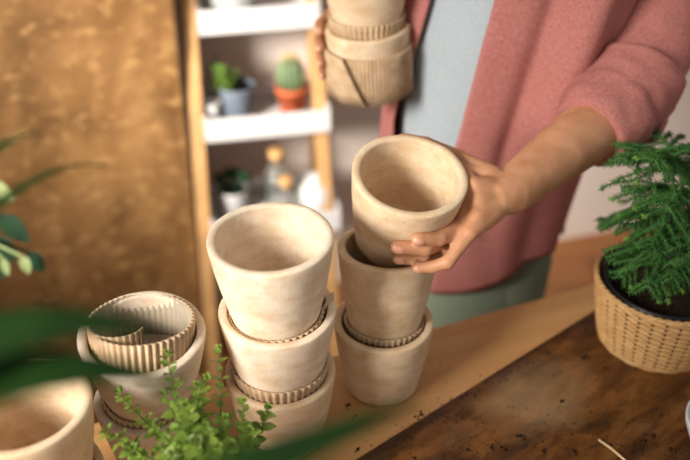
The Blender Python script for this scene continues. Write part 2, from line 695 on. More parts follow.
# stack 3 (right)
MF, rf, HF = clay_pot((0.045, 0.811, 0.75), (0.045, 0.8103, 0.852), 0.0585, 0.045, 'lowest clay pot on the table, two below the tilted held pot', M_CLAY_TAN, 6)
MG, rg, HG = clay_pot((0.046, 0.8125, 0.835), (0.0487, 0.8252, 0.9462), 0.057, 0.0410, 'tan clay pot just below the tilted held pot', M_CLAY_TAN, 7)
corrugated(MG, lambda z: rg(z / HG), 0.004, 0.0150, 0.0018, 'narrow ribbed card strip between the two pots of the stack under the held pot')
# stack 4 (cut by the frame, lower left)
clay_pot((-0.293, 0.578, 0.75), (-0.293, 0.578, 0.852), 0.061, 0.046, 'clay pot under the large cut-off pot in the lower left corner', M_CLAY_TAN, 8)
clay_pot((-0.293, 0.5795, 0.838), (-0.2935, 0.581, 0.945), 0.0635, 0.0475, 'empty clay pot cut off by the lower left corner, behind blurred green blades', M_CLAY_TAN, 9)

# the pot held over stack 3
hx = Vector((0.1141, -0.2442, 1)).normalized()
H_RIM = Vector((0.0698, 0.8227, 1.042))
H_BASE = H_RIM - hx * 0.108
MH, rh, HH = clay_pot(H_BASE, H_RIM, 0.0625, 0.0475, 'tilted empty clay pot gripped by the hand over the right stack', M_CLAY_TAN, 10)

# the two pots held further back
J_RIM = Vector((0.030, 1.158, 1.076))
J_BASE = J_RIM + Vector((0.006, 0.004, -0.101))
MJ, rj, HJ = clay_pot(J_BASE, J_RIM, 0.058, 0.0475, 'clay pot wrapped in ribbed card held up in front of the pink shirt', M_CLAY_TAN, 11)
K_BASE = J_RIM + Vector((0.0, 0.0, -0.012))
MK, rk, HK = clay_pot(K_BASE, K_BASE + Vector((-0.004, 0.0, 0.106)), 0.060, 0.0430, 'upper held clay pot, cut off by the top edge of the photo', M_CLAY_TAN, 12)
corrugated(MK, lambda z: rk(z / HK), 0.004, 0.028, 0.0016, 'ribbed card strip between the two pots held up at the top')
o = corrugated(MJ, lambda z: max(rj(z / HJ), rj(0.72)) , 0.008, 0.076, 0.0022, 'wide ribbed card band wrapped around the held pot with a slanting flap in front', a0=-2.05, a1=-2.05 + 2 * PI, pitch=0.005)
# its slanting loose end, bent outward over the band
m = MB()
nseg, nz = 60, 4
vo = []
Rj = rj(0.72) + 0.0065
for i in range(nseg + 1):
    s = i / nseg
    a = -2.52 + s * 0.62
    rip = 0.0011 * math.cos(2 * PI * 7 * s)
    for j in range(nz + 1):
        q = j / nz
        z = 0.011 + 0.068 * q
        aa = a - (q - 0.5) * 0.42 * (1 if True else 0)
        lift = 0.0015 + 0.004 * s * s
        vo.append(Vector(((Rj + lift + rip) * math.cos(aa), (Rj + lift + rip) * math.sin(aa), z)))
nv = len(vo)
vi = [Vector((p.x * (1 - 0.0022 / Rj), p.y * (1 - 0.0022 / Rj), p.z)) for p in vo]
fs = []
K = nz + 1
for i in range(nseg):
    for j in range(nz):
        fs.append((i * K + j, (i + 1) * K + j, (i + 1) * K + j + 1, i * K + j + 1))
        fs.append((nv + i * K + j + 1, nv + (i + 1) * K + j + 1, nv + (i + 1) * K + j, nv + i * K + j))
    fs.append((i * K + nz, (i + 1) * K + nz, nv + (i + 1) * K + nz, nv + i * K + nz))
    fs.append((nv + i * K, nv + (i + 1) * K, (i + 1) * K, i * K))
for e in (0, nseg):
    for j in range(nz):
        fs.append((e * K + j, e * K + j + 1, nv + e * K + j + 1, nv + e * K + j))
m.add(vo + vi, fs)
m.build('flap', M_CARD, o)

# roll of card sitting inside the top pot of stack 1, tilted up towards the camera
rim_in = Vector((-0.202, 0.6804, 0.9442))
cz = Vector((0.02, 0.17, 1)).normalized()
cb = rim_in - Vector((0, 0, 0.034)) + Vector((-0.0015, -0.0005, 0))
MR = frame_from(cb, cb + cz)
corrugated(MR, lambda z: 0.0478 + 0.055 * z, 0.0, 0.046, 0.0, 'roll of corrugated card standing in the mouth of the left stack', a0=-2.3, a1=-2.3 + 2 * PI * 1.16, spiral=0.034, pitch=0.0062, amp=0.0012)

# ------------------------------------------------------------------ person
FACE = math.radians(25)
EX = Vector((math.cos(FACE), -math.sin(FACE), 0))      # towards the person's left hand
FR = Vector((-math.sin(FACE), -math.cos(FACE), 0))     # where the chest faces


def interp(tab, z):
    if z <= tab[0][0]:
        return tab[0][1:]
    for a, b in zip(tab[:-1], tab[1:]):
        if z <= b[0]:
            s = (z - a[0]) / (b[0] - a[0])
            return tuple(a[i] + (b[i] - a[i]) * s for i in range(1, len(a)))
    return tab[-1][1:]


# z, centre x, centre y, half width, half depth
TORSO = [(0.60, 0.200, 1.205, 0.128, 0.098), (0.74, 0.200, 1.203, 0.122, 0.098), (0.93, 0.206, 1.190, 0.136, 0.098), (1.08, 0.226, 1.178, 0.148, 0.102),
         (1.2, 0.246, 1.178, 0.158, 0.100), (1.30, 0.258, 1.190, 0.140, 0.080), (1.345, 0.262, 1.200, 0.085, 0.062), (1.37, 0.264, 1.205, 0.052, 0.052)]


def torso_pt(a, z, off=0.0):
    cx, cy, w, d = interp(TORSO, z)
    return Vector((cx, cy, z)) + EX * math.sin(a) * (w + off) + FR * math.cos(a) * (d + off)


def torso_tube(m, zs, off, n=48, fold=None):
    vs, fs = [], []
    for z in zs:
        for i in range(n):
            a = 2 * PI * i / n
            f_ = fold(a, z) if fold else 0
            vs.append(torso_pt(a, z, off + f_))
    k = len(zs)
    for j in range(k - 1):
        for i in range(n):
            i2 = (i + 1) % n
            fs.append((j * n + i, j * n + i2, (j + 1) * n + i2, (j + 1) * n + i))
    fs.append(tuple(range(n - 1, -1, -1)))
    fs.append(tuple((k - 1) * n + i for i in range(n)))
    m.add(vs, fs)


def on_cone(M, rad, H, px, py, off):
    """first hit of the sight line through (px, py) with the pot wall grown by off"""
    Mi = M.inverted()
    o_ = Mi @ Vector((0, 0, CZ))
    q = Mi @ back(px, py, 1.0)
    d_ = q - o_
    s = 0.6
    best = None
    while s < 1.4:
        p = o_ + d_ * s
        R0 = rad(min(1, max(0, p.z / H))) + off
        g = math.hypot(p.x, p.y) - R0
        if best is None or g < best[0]:
            best = (g, s)
        if g <= 0:
            break
        s += 0.0005
    p = o_ + d_ * best[1]
    nrm = Vector((p.x, p.y, 0)).normalized()
    R0 = rad(min(1, max(0, p.z / H))) + off
    p = Vector((nrm.x * R0, nrm.y * R0, p.z))
    return M @ p, (M.to_3x3() @ nrm).normalized()


body = MB()
torso_tube(body, [0.60, 0.7, 0.8, 0.9, 1.0, 1.1, 1.2, 1.27, 1.32, 1.35, 1.37], -0.026)
# legs
for s in (-1, 1):
    hip = Vector((0.2, 1.205, 0.68)) + EX * s * 0.068
    body.tube([hip, hip + Vector((0, 0, -0.28)) - FR * 0.0, hip + Vector((0, 0, -0.60)) - FR * 0.015], [0.062, 0.046, 0.032], 20)
    ank = hip + Vector((0, 0, -0.62))
    body.tube([ank - FR * 0.02 + Vector((0, 0, -0.02)), ank + FR * 0.06 + Vector((0, 0, -0.03)), ank + FR * 0.14 + Vector((0, 0, -0.038))], [0.034, 0.03, 0.02], 16)
# neck and head
HD_C = Vector((0.262, 1.165, 1.515))
body.tube([(0.264, 1.215, 1.33), (0.264, 1.195, 1.44)], [0.050, 0.047], 20)
hq = Matrix.Rotation(-FACE, 4, 'Z')
tilt = hq @ Matrix.Rotation(math.radians(18), 4, 'X')
body.ellipsoid(HD_C + Vector((0, 0.005, 0.02)), (0.074, 0.092, 0.092), tilt)


def hp(x, y, z):
    return HD_C + (tilt.to_3x3() @ Vector((x, y, z)))


body.tube([hp(0, -0.02, -0.02), hp(0, -0.058, -0.088)], [0.062, 0.026], 20)
body.tube([hp(0, -0.088, 0.015), hp(0, -0.106, -0.026)], [0.008, 0.0125], 12)
for s in (-1, 1):
    body.ellipsoid(hp(s * 0.074, 0.004, -0.008), (0.008, 0.019, 0.031), tilt, 12, 8)
    body.ellipsoid(hp(s * 0.011, -0.1, -0.027), (0.008, 0.008, 0.007), tilt, 10, 8)
    body.ellipsoid(hp(s * 0.031, -0.0835, 0.006), (0.0135, 0.007, 0.008), tilt, 14, 8)
    body.tube([hp(s * 0.014, -0.0885, 0.026), hp(s * 0.046, -0.078, 0.027)], [0.006, 0.005], 10)
body.ellipsoid(hp(0, -0.0905, -0.0535), (0.022, 0.0075, 0.0055), tilt, 14, 8)
body.ellipsoid(hp(0, -0.0875, -0.0635), (0.019, 0.0075, 0.006), tilt, 14, 8)

# left arm (right side of the photo)
SH_L = Vector((0.402, 1.150, 1.300))
EL_L = back(632, 98, 1.155)
WR_L = back(509, 192, 1.0)
mid = EL_L.lerp(WR_L, 0.35)
body.tube([torso_pt(PI / 2, 1.27, -0.07), SH_L, back(664, -50, 1.172), back(648, 40, 1.178), EL_L], [0.055, 0.050, 0.046, 0.042, 0.038], 24)
body.tube([EL_L, EL_L.lerp(WR_L, 0.3) + Vector((0, 0, -0.001)), EL_L.lerp(WR_L, 0.65), EL_L.lerp(WR_L, 0.86), WR_L, WR_L.lerp(back(475, 205, 0.965), 0.35)], [0.037, 0.0395, 0.034, 0.0285, 0.0265, 0.0225], 28)
nails = []


def finger(mb, pts, rads, nail_n=None):
    mb.tube(pts, rads, 16)
    for p, r in zip(pts[1:-1], rads[1:-1]):
        mb.ellipsoid(p, (r * 1.06, r * 1.06, r * 1.06), None, 14, 10)
    if nail_n is not None:
        tip, prev = Vector(pts[-1]), Vector(pts[-2])
        ax = (tip - prev).normalized()
        nn = (nail_n - ax * nail_n.dot(ax)).normalized()
        nails.append((tip + ax * (rads[-1] * 0.05), ax, nn, rads[-1]))


# photo positions of MCP (with depth), PIP, DIP, tip
FING = [((474, 187, 0.972), (464, 226), (440, 238.5), (417, 239), 0.0083),
        ((478, 202, 0.968), (457, 242), (425, 248.5), (397, 247), 0.0088),
        ((477, 217, 0.962), (450, 253.5), (424, 259), (398, 258), 0.0082),
        ((470, 232, 0.956), (445, 265), (432, 270), (418, 270.5), 0.0072)]
mcps, pips = [], []
for (mx, my, md), pip, dip, tip, r in FING:
    a = back(mx, my, md)
    b, nb = on_cone(MH, rh, HH, pip[0], pip[1], r * 1.05)
    c, nc = on_cone(MH, rh, HH, dip[0], dip[1], r * 0.98)
    d, nd = on_cone(MH, rh, HH, tip[0], tip[1], r * 0.9)
    if r < 0.0075:
        b, c, d = back(448, 262, 0.953), back(432, 267, 0.958), back(417, 267.5, 0.960)
    mcps.append(a)
    pips.append(b)
    finger(body, [a, b, c, d], [r * 1.22, r * 1.1, r * 1.0, r * 0.86], nd)
    body.tube([WR_L.lerp(a, 0.0), WR_L.lerp(a, 0.55), a], [0.0175, 0.0155, r * 1.42], 16)
for a, b in zip(mcps[:-1], mcps[1:]):
    body.tube([WR_L.lerp(a.lerp(b, 0.5), 0.25), a.lerp(b, 0.5)], [0.016, 0.0095], 14)
for i in range(3):
    body.tube([mcps[i].lerp(mcps[i + 1], 0.5), mcps[i].lerp(mcps[i + 1], 0.5).lerp(pips[i].lerp(pips[i + 1], 0.5), 0.85)], [0.0095, 0.0072], 12)
body.tube([pips[0].lerp(mcps[0], 0.15), pips[1].lerp(mcps[1], 0.1), pips[2].lerp(mcps[2], 0.1), pips[3].lerp(mcps[3], 0.15)], 0.0078, 14)
# thumb passing behind the pot's far side
cmc = WR_L.lerp(mcps[0], 0.35) + Vector((-0.004, 0.012, 0.006))
tm = MH @ Vector((0.0625 * math.cos(0.75) + 0.010, 0.0625 * math.sin(0.75) + 0.010, HH * 0.80))
ti = MH @ Vector(((0.0625 + 0.0095) * math.cos(1.25), (0.0625 + 0.0095) * math.sin(1.25), HH * 0.82))
tt = MH @ Vector(((0.0625 + 0.0085) * math.cos(1.60), (0.0625 + 0.0085) * math.sin(1.60), HH * 0.84))
finger(body, [cmc, tm, ti, tt], [0.0165, 0.0118, 0.0102, 0.0088], None)
body.tube([cmc, mcps[0].lerp(tm, 0.5), mcps[0]], [0.014, 0.010, 0.0095], 14)

# right arm and hand holding the two pots
SH_R = Vector((0.112, 1.280, 1.29))
EL_R = Vector((0.035, 1.430, 1.055))
PALM = J_RIM + Vector((0.018, 0.083, -0.045))
WR_R = PALM + Vector((0.02, 0.055, -0.02))
body.tube([torso_pt(-PI / 2, 1.27, -0.07), SH_R, SH_R.lerp(EL_R, 0.5), EL_R], [0.055, 0.052, 0.044, 0.038], 24)
body.tube([EL_R, EL_R.lerp(WR_R, 0.5), WR_R], [0.037, 0.033, 0.025], 24)
rows = [(-0.001, 0.0078, 3.30), (-0.023, 0.0082, 3.42), (-0.046, 0.0078, 3.40), (-0.067, 0.0066, 3.34)]
for dz, r, aend in rows:
    zloc = HJ + dz
    def pj(a, o_):
        R0 = rj(min(1, max(0, zloc / HJ))) + o_
        if zloc < 0.08:
            R0 = max(R0, rj(0.72) + 0.005 + o_)
        return MJ @ Vector((R0 * math.cos(a), R0 * math.sin(a), zloc))
    a0 = pj(1.75, r * 1.5)
    finger(body, [a0, pj(2.45, r * 1.1), pj(2.95, r), pj(aend, r * 0.95)], [r * 1.25, r * 1.1, r, r * 0.86], (pj(aend, 1) - pj(aend, 0)))
    body.tube([WR_R, WR_R.lerp(a0, 0.55), a0], [0.018, 0.016, r * 1.4], 14)
pk = [MJ @ Vector((math.cos(a) * (rj(1) + o_), math.sin(a) * (rj(1) + o_), HJ * zf)) for a, o_, zf in ((0.95, 0.014, 0.75), (0.45, 0.010, 0.92), (0.12, 0.009, 0.98))]
finger(body, [WR_R.lerp(PALM, 0.5), pk[0], pk[1], pk[2]], [0.016, 0.0118, 0.0102, 0.0088], None)

tmp = body.build('person_body_cage', M_SKIN)
rm = tmp.modifiers.new('r', 'REMESH')
rm.mode = 'VOXEL'
rm.voxel_size = 0.0023
sm = tmp.modifiers.new('s', 'SMOOTH')
sm.factor = 0.5
sm.iterations = 7
dg = bpy.context.evaluated_depsgraph_get()
me = bpy.data.meshes.new_from_object(tmp.evaluated_get(dg))
bpy.data.objects.remove(tmp)
me.name = 'body'
me.materials.clear()
me.materials.append(M_SKIN)
me.materials.append(M_NAIL)
nf = len(me.polygons)
cen = np.empty(nf * 3)
nor = np.empty(nf * 3)
me.polygons.foreach_get('center', cen)
me.polygons.foreach_get('normal', nor)
cen = cen.reshape(-1, 3)
nor = nor.reshape(-1, 3)
mi = np.zeros(nf, dtype=np.int32)
nve = len(me.vertices)
vco = np.empty(nve * 3)
me.vertices.foreach_get('co', vco)
vco = vco.reshape(-1, 3)
for c, ax, nn, r in nails:
    c, ax, nn = np.array(c), np.array(ax), np.array(nn)
    sd = np.cross(ax, nn)
    q = cen - c
    sel = ((q @ ax / (0.82 * r)) ** 2 + (q @ sd / (0.72 * r)) ** 2 < 1) & (nor @ nn > 0.3) & (np.abs(q @ nn) < 2 * r)
    mi[sel] = 1
    qv = vco - c
    sv = ((qv @ ax / (0.85 * r)) ** 2 + (qv @ sd / (0.75 * r)) ** 2 < 1) & (qv @ nn > 0.2 * r) & (qv @ nn < 2 * r)
    vco[sv] += nn * 0.0005
me.vertices.foreach_set('co', vco.ravel())
me.polygons.foreach_set('material_index', mi)
me.polygons.foreach_set('use_smooth', [True] * nf)
me.update()
person = thing('person', 'person in an open pink shirt lifting clay pots with both hands', 'person', (0.2, 1.205, 0))
ORG = Vector((0.2, 1.205, 0))


def attach(o, parent=person):
    o.parent = parent
    o.matrix_parent_inverse = Matrix.Translation(-ORG)
    return o


o = bpy.data.objects.new('body', me)
COL.objects.link(o)
attach(o)


def nz(p, s=1.0, seed=0.0):
    return noise.noise(Vector((p[0] * s + seed, p[1] * s, p[2] * s)))


# t-shirt
m = MB()
torso_tube(m, [0.68 + 0.03 * i for i in range(22)] + [1.34], -0.006, 64, lambda a, z: 0.004 * nz((math.cos(a), math.sin(a), z * 2), 2.0))
attach(m.build('t_shirt', M_TEE))
# trousers
m = MB()
torso_tube(m, [0.52, 0.56, 0.60, 0.64, 0.68, 0.72, 0.75], 0.002, 48)
for s in (-1, 1):
    hip = Vector((0.2, 1.205, 0.66)) + EX * s * 0.062
    m.tube([hip + Vector((0, 0, 0.02)), hip + Vector((0, 0, -0.3)), hip + Vector((0, 0, -0.58)) - FR * 0.012], [0.078, 0.066, 0.055], 24)
attach(m.build('trousers', M_SAGE))

# open shirt: a cloth shell from one front edge round the back to the other
A0, A1 = math.radians(2), math.radians(360 - 36)


def shirt_pt(u, z):
    a = A0 + (A1 - A0) * u
    # front edges swing outward near the hem
    hemk = max(0.0, (0.95 - z) / 0.28)
    a += -0.10 * hemk * (1 - u) + 0.10 * hemk * u - 0.22 * max(0.0, min(1, (1.12 - z) / 0.2)) * u ** 6 - 0.05 * (1 - u) ** 6
    k1 = (0.010 if u > 0.1 else 0.0) * min(1, (u - 0.1) / 0.08) * math.sin(9 * a + 3.0 * z + 0.8) * (0.35 + 0.65 * min(1, max(0, (1.25 - z) / 0.4)))
    k2 = 0.006 * nz((math.cos(a), math.sin(a), z * 1.6), 2.4, 5.0)
    roll = 0.010 * math.exp(-((u - 0.0) / 0.035) ** 2) + 0.002 * math.exp(-((u - 1.0) / 0.03) ** 2)
    cre = -0.016 * math.exp(-((u - 0.080) / 0.020) ** 2) * min(1, max(0, (z - 0.72) / 0.2))
    loose = 0.008 + 0.012 * min(1, max(0, (1.15 - z) / 0.3)) * min(1, max(0, (1 - u) / 0.08))
    fall = 0.034 * math.exp(-((a - 0.72) / 0.20) ** 2) * min(1, max(0, (z - 0.86) / 0.12))
    return torso_pt(a, z, loose + k1 + k2 + roll + cre + fall)


def hem(u):
    return 0.700 - 0.038 * math.cos(4 * PI * u)


NU, NV = 160, 60
m = MB()
vs = []
for j in range(NV + 1):
    for i in range(NU + 1):
        u = i / NU
        z0 = hem(u)
        z = z0 + (1.352 - z0) * j / NV
        vs.append(shirt_pt(u, z))
fs = [(j * (NU + 1) + i, j * (NU + 1) + i + 1, (j + 1) * (NU + 1) + i + 1, (j + 1) * (NU + 1) + i) for j in range(NV) for i in range(NU)]
m.add(vs, fs)
shirt = m.build('shirt', M_PINK)
sd = shirt.modifiers.new('solid', 'SOLIDIFY')
sd.thickness = 0.0016
sd.offset = 1
attach(shirt)


def sleeve(name, pts, rads, n=40, per=14, parent=shirt, fold=0.004, seed=0.0):
    P, R = [], []
    V = [Vector(p) for p in pts]
    for k in range(len(V) - 1):
        p0 = V[max(0, k - 1)]
        p1, p2 = V[k], V[k + 1]
        p3 = V[min(len(V) - 1, k + 2)]
        for i in range(per):
            t_ = i / per
            P.append(0.5 * ((2 * p1) + (p2 - p0) * t_ + (2 * p0 - 5 * p1 + 4 * p2 - p3) * t_ * t_ + (3 * p1 - p0 - 3 * p2 + p3) * t_ ** 3))
            R.append(rads[k] + (rads[k + 1] - rads[k]) * t_)
    P.append(V[-1])
    R.append(rads[-1])
    vs, fs = [], []
    nrm = None
    for k, p in enumerate(P):
        t_ = (P[min(k + 1, len(P) - 1)] - P[max(k - 1, 0)]).normalized()
        if nrm is None:
            nrm = Vector((0, 0, 1))
        nrm = (nrm - t_ * nrm.dot(t_)).normalized()
        bi = t_.cross(nrm)
        for i in range(n):
            a = 2 * PI * i / n
            q = p + (nrm * math.cos(a) + bi * math.sin(a)) * R[k]
            rr = R[k] + fold * nz(q, 22, seed) + fold * 0.5 * nz(q, 50, seed + 3)
            vs.append(p + (nrm * math.cos(a) + bi * math.sin(a)) * rr)
    for k in range(len(P) - 1):
        for i in range(n):
            j = (i + 1) % n
            fs.append((k * n + i, k * n + j, (k + 1) * n + j, (k + 1) * n + i))
    mm = MB()
    mm.add(vs, fs)
    o = mm.build(name, M_PINK)
    s_ = o.modifiers.new('solid', 'SOLIDIFY')
    s_.thickness = 0.002
    s_.offset = 0
    attach(o, person)
    return o


C0 = back(592, 130, 1.100)
C1 = back(628, 88, 1.145)
C2 = back(648, 40, 1.17)
C3 = back(664, -50, 1.165)
C4 = Vector((0.395, 1.15, 1.30))
C5 = torso_pt(PI / 2, 1.30, -0.05)
sleeve('sleeve', [C0.lerp(C1, 0.35), C1, C2, C3, C4, C5], [0.048, 0.055, 0.060, 0.063, 0.062, 0.060])
# rolled cuff: two turned-up bands, each with a thick folded edge
dirn = (C0 - C1).normalized()
sleeve('cuff', [C0.lerp(C1, 0.42), C0.lerp(C1, 0.5), C0.lerp(C1, 0.75), C1.lerp(C2, 0.12), C1.lerp(C2, 0.24), C1.lerp(C2, 0.28)], [0.0530, 0.0565, 0.0605, 0.0640, 0.0640, 0.0600], fold=0.0050, seed=4.0, per=8)
sleeve('cuff', [C0 + dirn * 0.008, C0 + dirn * 0.005, C0.lerp(C1, 0.2), C0.lerp(C1, 0.42), C0.lerp(C1, 0.52), C0.lerp(C1, 0.55)], [0.0450, 0.0485, 0.0545, 0.0585, 0.0580, 0.0535], fold=0.0050, seed=9.0, per=8)
# button tab hanging at the back of the cuff
m = MB()
tp = [back(656, 78, 1.13), back(664, 100, 1.125), back(664, 122, 1.12), back(655, 140, 1.118), back(645, 141, 1.115)]
m.tube(tp, [0.005, 0.005, 0.005, 0.005, 0.004], 8)
attach(m.build('sleeve_tab', M_PINK))
D1 = SH_R.lerp(EL_R, 0.95)
sleeve('sleeve', [D1, SH_R.lerp(EL_R, 0.5), SH_R, torso_pt(-PI / 2, 1.29, -0.05)], [0.052, 0.056, 0.06, 0.058], seed=2.0)

# hair
m = MB()
m.ellipsoid(HD_C + Vector((0, 0.016, 0.032)), (0.083, 0.097, 0.092), tilt, 24, 14)
m.tube([hp(0, 0.075, 0.02), hp(0, 0.085, -0.05), hp(0, 0.07, -0.12)], [0.05, 0.045, 0.03], 18)
hair = m.build('hair', M_HAIR)
attach(hair)

# ------------------------------------------------------------------ basket and conifer
BB = Vector((0.403, 0.891, ZB))
bk = thing('woven_basket', 'woven straw basket on the dark board holding the small conifer', 'basket', BB)
m = MB()
HBK, rb0, rb1 = 0.093, 0.070, 0.0880
nst, rowsn = 54, 15
vs, fs = [], []


def wv(a_i, sub, row_f):
    """woven wall radius: strands pass over and under upright stakes in staggered pairs"""
    pass


NA, NZ = 544, 132
holes = set()
for j in range(NZ + 1):
    zf = j / NZ
    R0 = rb0 + (rb1 - rb0) * (zf ** 0.85)
    for i in range(NA):
        a = 2 * PI * i / NA
        cf = a / (2 * PI) * 34
        ci = int(cf) % 34
        fx = cf - int(cf)
        # each column: slanting strands; columns are staggered by half a strand
        ph = zf * 12 + 0.5 * (ci % 2) + 0.55 * (fx - 0.5)
        fz = ph - math.floor(ph)
        strand = math.sqrt(max(0.0, 1 - (2 * fz - 1) ** 2))
        belly = math.sin(PI * fx) ** 0.5
        R = R0 + 0.0022 * strand * (0.75 + 0.25 * belly)
        if (fx < 0.17 or fx > 0.83) and (fz < 0.26 or fz > 0.76) and 0.06 < zf < 0.95:
            holes.add((j, i))
        vs.append(Vector((R * math.cos(a), R * math.sin(a), zf * HBK)))
for j in range(NZ):
    for i in range(NA):
        i2 = (i + 1) % NA
        if (j, i) in holes and (j + 1, i2) in holes:
            continue
        fs.append((j * NA + i, j * NA + i2, (j + 1) * NA + i2, (j + 1) * NA + i))
m.add(vs, fs)
n0 = len(m.v)
# inner wall and floor
pr = [(rb1 - 0.001, HBK), (rb1 - 0.006, HBK), (rb0 - 0.004, 0.006), (0, 0.006)]
m.lathe([(0, 0.0005), (rb0, 0.0005)], 64)
ob = m.build('basket_wall', M_WICK, bk)
so_ = ob.modifiers.new('solid', 'SOLIDIFY')
so_.thickness = 0.0016
so_.offset = -1
m = MB()
for s_ in (0, 1):
    pts = []
    for i in range(181):
        a = 2 * PI * i / 180
        w_ = a * 26 + s_ * PI
        pts.append(Vector(((rb1 - 0.001 + 0.0014 * math.cos(w_)) * math.cos(a), (rb1 - 0.001 + 0.0014 * math.cos(w_)) * math.sin(a), HBK + 0.0005 + 0.0014 * math.sin(w_))))
    m.tube(pts, 0.0020, 8, cap=False)
m.build('braided_rim', M_WICK, bk)

pt = thing('potted_conifer', 'small green conifer with feathery branches in a black pot inside the basket', 'potted plant', BB + Vector((0, 0, 0.008)))
m = MB()
m.lathe([(0, 0), (0.055, 0), (0.074, 0.076), (0.0785, 0.078), (0.0785, 0.086), (0.075, 0.086), (0.074, 0.08), (0.068, 0.056), (0, 0.056)], 64)
m.build('nursery_pot', M_BLACK, pt)
m = MB()
sp = []
m.lathe([(0, 0.069), (0.03, 0.0685), (0.06, 0.0665), (0.0705, 0.065), (0.069, 0.058), (0, 0.058)], 48, None, lambda r, z, a: (r, z + 0.0035 * noise.noise(Vector((r * 120 * math.cos(a), r * 120 * math.sin(a), 0)))))
for i in range(50):
    a, r = rnd.uniform(0, 2 * PI), 0.064 * math.sqrt(rnd.random())
    s_ = rnd.uniform(0.0015, 0.004)
    m.ellipsoid((r * math.cos(a), r * math.sin(a), 0.068), (s_, s_ * 0.8, s_ * 0.7), None, 6, 4)
m.build('soil', M_SOIL, pt)
m = MB()
TRK = [Vector((0.004, 0.002, 0.064)), Vector((0.006, 0.0, 0.16)), Vector((0.004, 0.003, 0.21)), Vector((0.006, 0.0, 0.262))]
m.tube(TRK, [0.0045, 0.0038, 0.003, 0.0016], 10)
m.build('trunk', M_BARK, pt)
PO = BB + Vector((0, 0, 0.008))


def needles(m, pts, r, ln, step, rr):
    """short needles round a twig"""
    for k in range(len(pts) - 1):
        a, b = pts[k], pts[k + 1]
        L = (b - a).length
        ax = (b - a).normalized()
        u = ax.orthogonal().normalized()
        w = ax.cross(u)
        nn = max(1, int(L / step))
        for i in range(nn):
            p = a.lerp(b, (i + rr.random()) / nn)
            for q in range(5):
                th = rr.uniform(0, 2 * PI)
                dr = (u * math.cos(th) + w * math.sin(th)) * 0.85 + ax * 0.55
                tip = p + dr * ln * rr.uniform(0.7, 1.1)
                sd_ = dr.cross(ax).normalized() * 0.00065
                up_ = dr.cross(sd_).normalized() * 0.0005
                m.add([p + sd_, p - sd_ * 0.5 + up_, p - sd_ * 0.5 - up_, tip], [(0, 1, 3), (1, 2, 3), (2, 0, 3)])


def fir_branch(p0, p1, droop, seed):
    rr = random.Random(seed)
    m = MB()
    N = 14
    main = []
    for i in range(N + 1):
        s = i / N
        p = p0.lerp(p1, s)
        p = p + Vector((0, 0, droop * math.sin(PI * s) ))
        main.append(p)
    L = (p1 - p0).length
    m.cur = 0
    m.tube(main, [0.0018 * (1 - 0.7 * i / N) for i in range(N + 1)], 6)
    needles(m, main[2:], 0, 0.0075, 0.0014, rr)
    ax = (p1 - p0).normalized()
    side = ax.cross(Vector((0, 0, 1))).normalized()
    for i in range(3, N + 1):
        s = i / N
        for sg in (((-1,), (1,))[i % 2] if i < N - 1 else (-1, 1)):
            ln = L * 0.56 * (1 - 0.60 * abs(s - 0.35)) * rr.uniform(0.75, 1.1) * (0.35 + 0.65 * (1 - s) ** 0.6 if s > 0.6 else 1)
            d = (ax * 0.62 + side * sg * 0.72 + Vector((0, 0, rr.uniform(-0.55, 0.10)))).normalized()
            a = main[i]
            tw = [a + d * ln * q + Vector((0, 0, -0.35 * ln * q * q)) for q in (0, 0.25, 0.5, 0.75, 1.0)]
            m.cur = 0
            m.tube(tw, [0.0011, 0.001, 0.0009, 0.0008, 0.0006], 5)
            needles(m, tw, 0, 0.0072, 0.0014, rr)
            if rr.random() < 0.18:
                m.cur = 1
                needles(m, [tw[-1] - d * 0.002, tw[-1] + d * 0.004], 0, 0.005, 0.0008, rr)
    m.build('branch', [L_FIR, L_FIRTIP], pt)


def trunk_at(z):
    for a, b in zip(TRK[:-1], TRK[1:]):
        if z <= b.z:
            return a.lerp(b, (z - a.z) / (b.z - a.z))
    return TRK[-1]


BRN = [(0.225, (626, 158, 0.97), 0.020), (0.215, (655, 160, 0.93), 0.016), (0.195, (634, 192, 0.99), 0.016), (0.165, (604, 222, 1.10), 0.020), (0.160, (634, 226, 1.02), 0.016),
       (0.140, (624, 276, 1.03), 0.022), (0.145, (648, 286, 0.98), 0.026), (0.200, (668, 208, 0.92), 0.016), (0.165, (690, 262, 0.94), 0.02), (0.24, (690, 150, 0.92), 0.012), (0.18, (652, 244, 0.97), 0.02)]
for i, (z, q, dr) in enumerate(BRN):
    fir_branch(trunk_at(z), back(*q) - PO, dr, 20 + i)
for i in range(12):
    z = 0.15 + 0.09 * (i / 12)
    a = -0.9 + 2.399 * i
    if math.cos(a) < -0.35:
        a += PI * 0.6
    L = 0.14 - 0.35 * (z - 0.15)
    fir_branch(trunk_at(z), trunk_at(z) + Vector((math.cos(a) * L, math.sin(a) * L, rnd.uniform(-0.03, 0.02))), 0.014, 50 + i)

# pale grey bowl cut by the right edge of the photo
c = atz(732, 438, ZB + 0.02)
m = MB()
m.lathe([(0, 0), (0.026, 0), (0.03, 0.003), (0.046, 0.018), (0.053, 0.036), (0.054, 0.044), (0.0525, 0.0455), (0.051, 0.044), (0.05, 0.036), (0.043, 0.02), (0.026, 0.006), (0, 0.005)], 64)
o = m.build('bowl', M_GREYC)
o.location = (c.x, c.y, ZB)
tag(o, 'pale grey bowl cut off by the right edge on the dark board', 'bowl')

# ------------------------------------------------------------------ crumbs of soil and a twig
m = MB()
rr = random.Random(3)


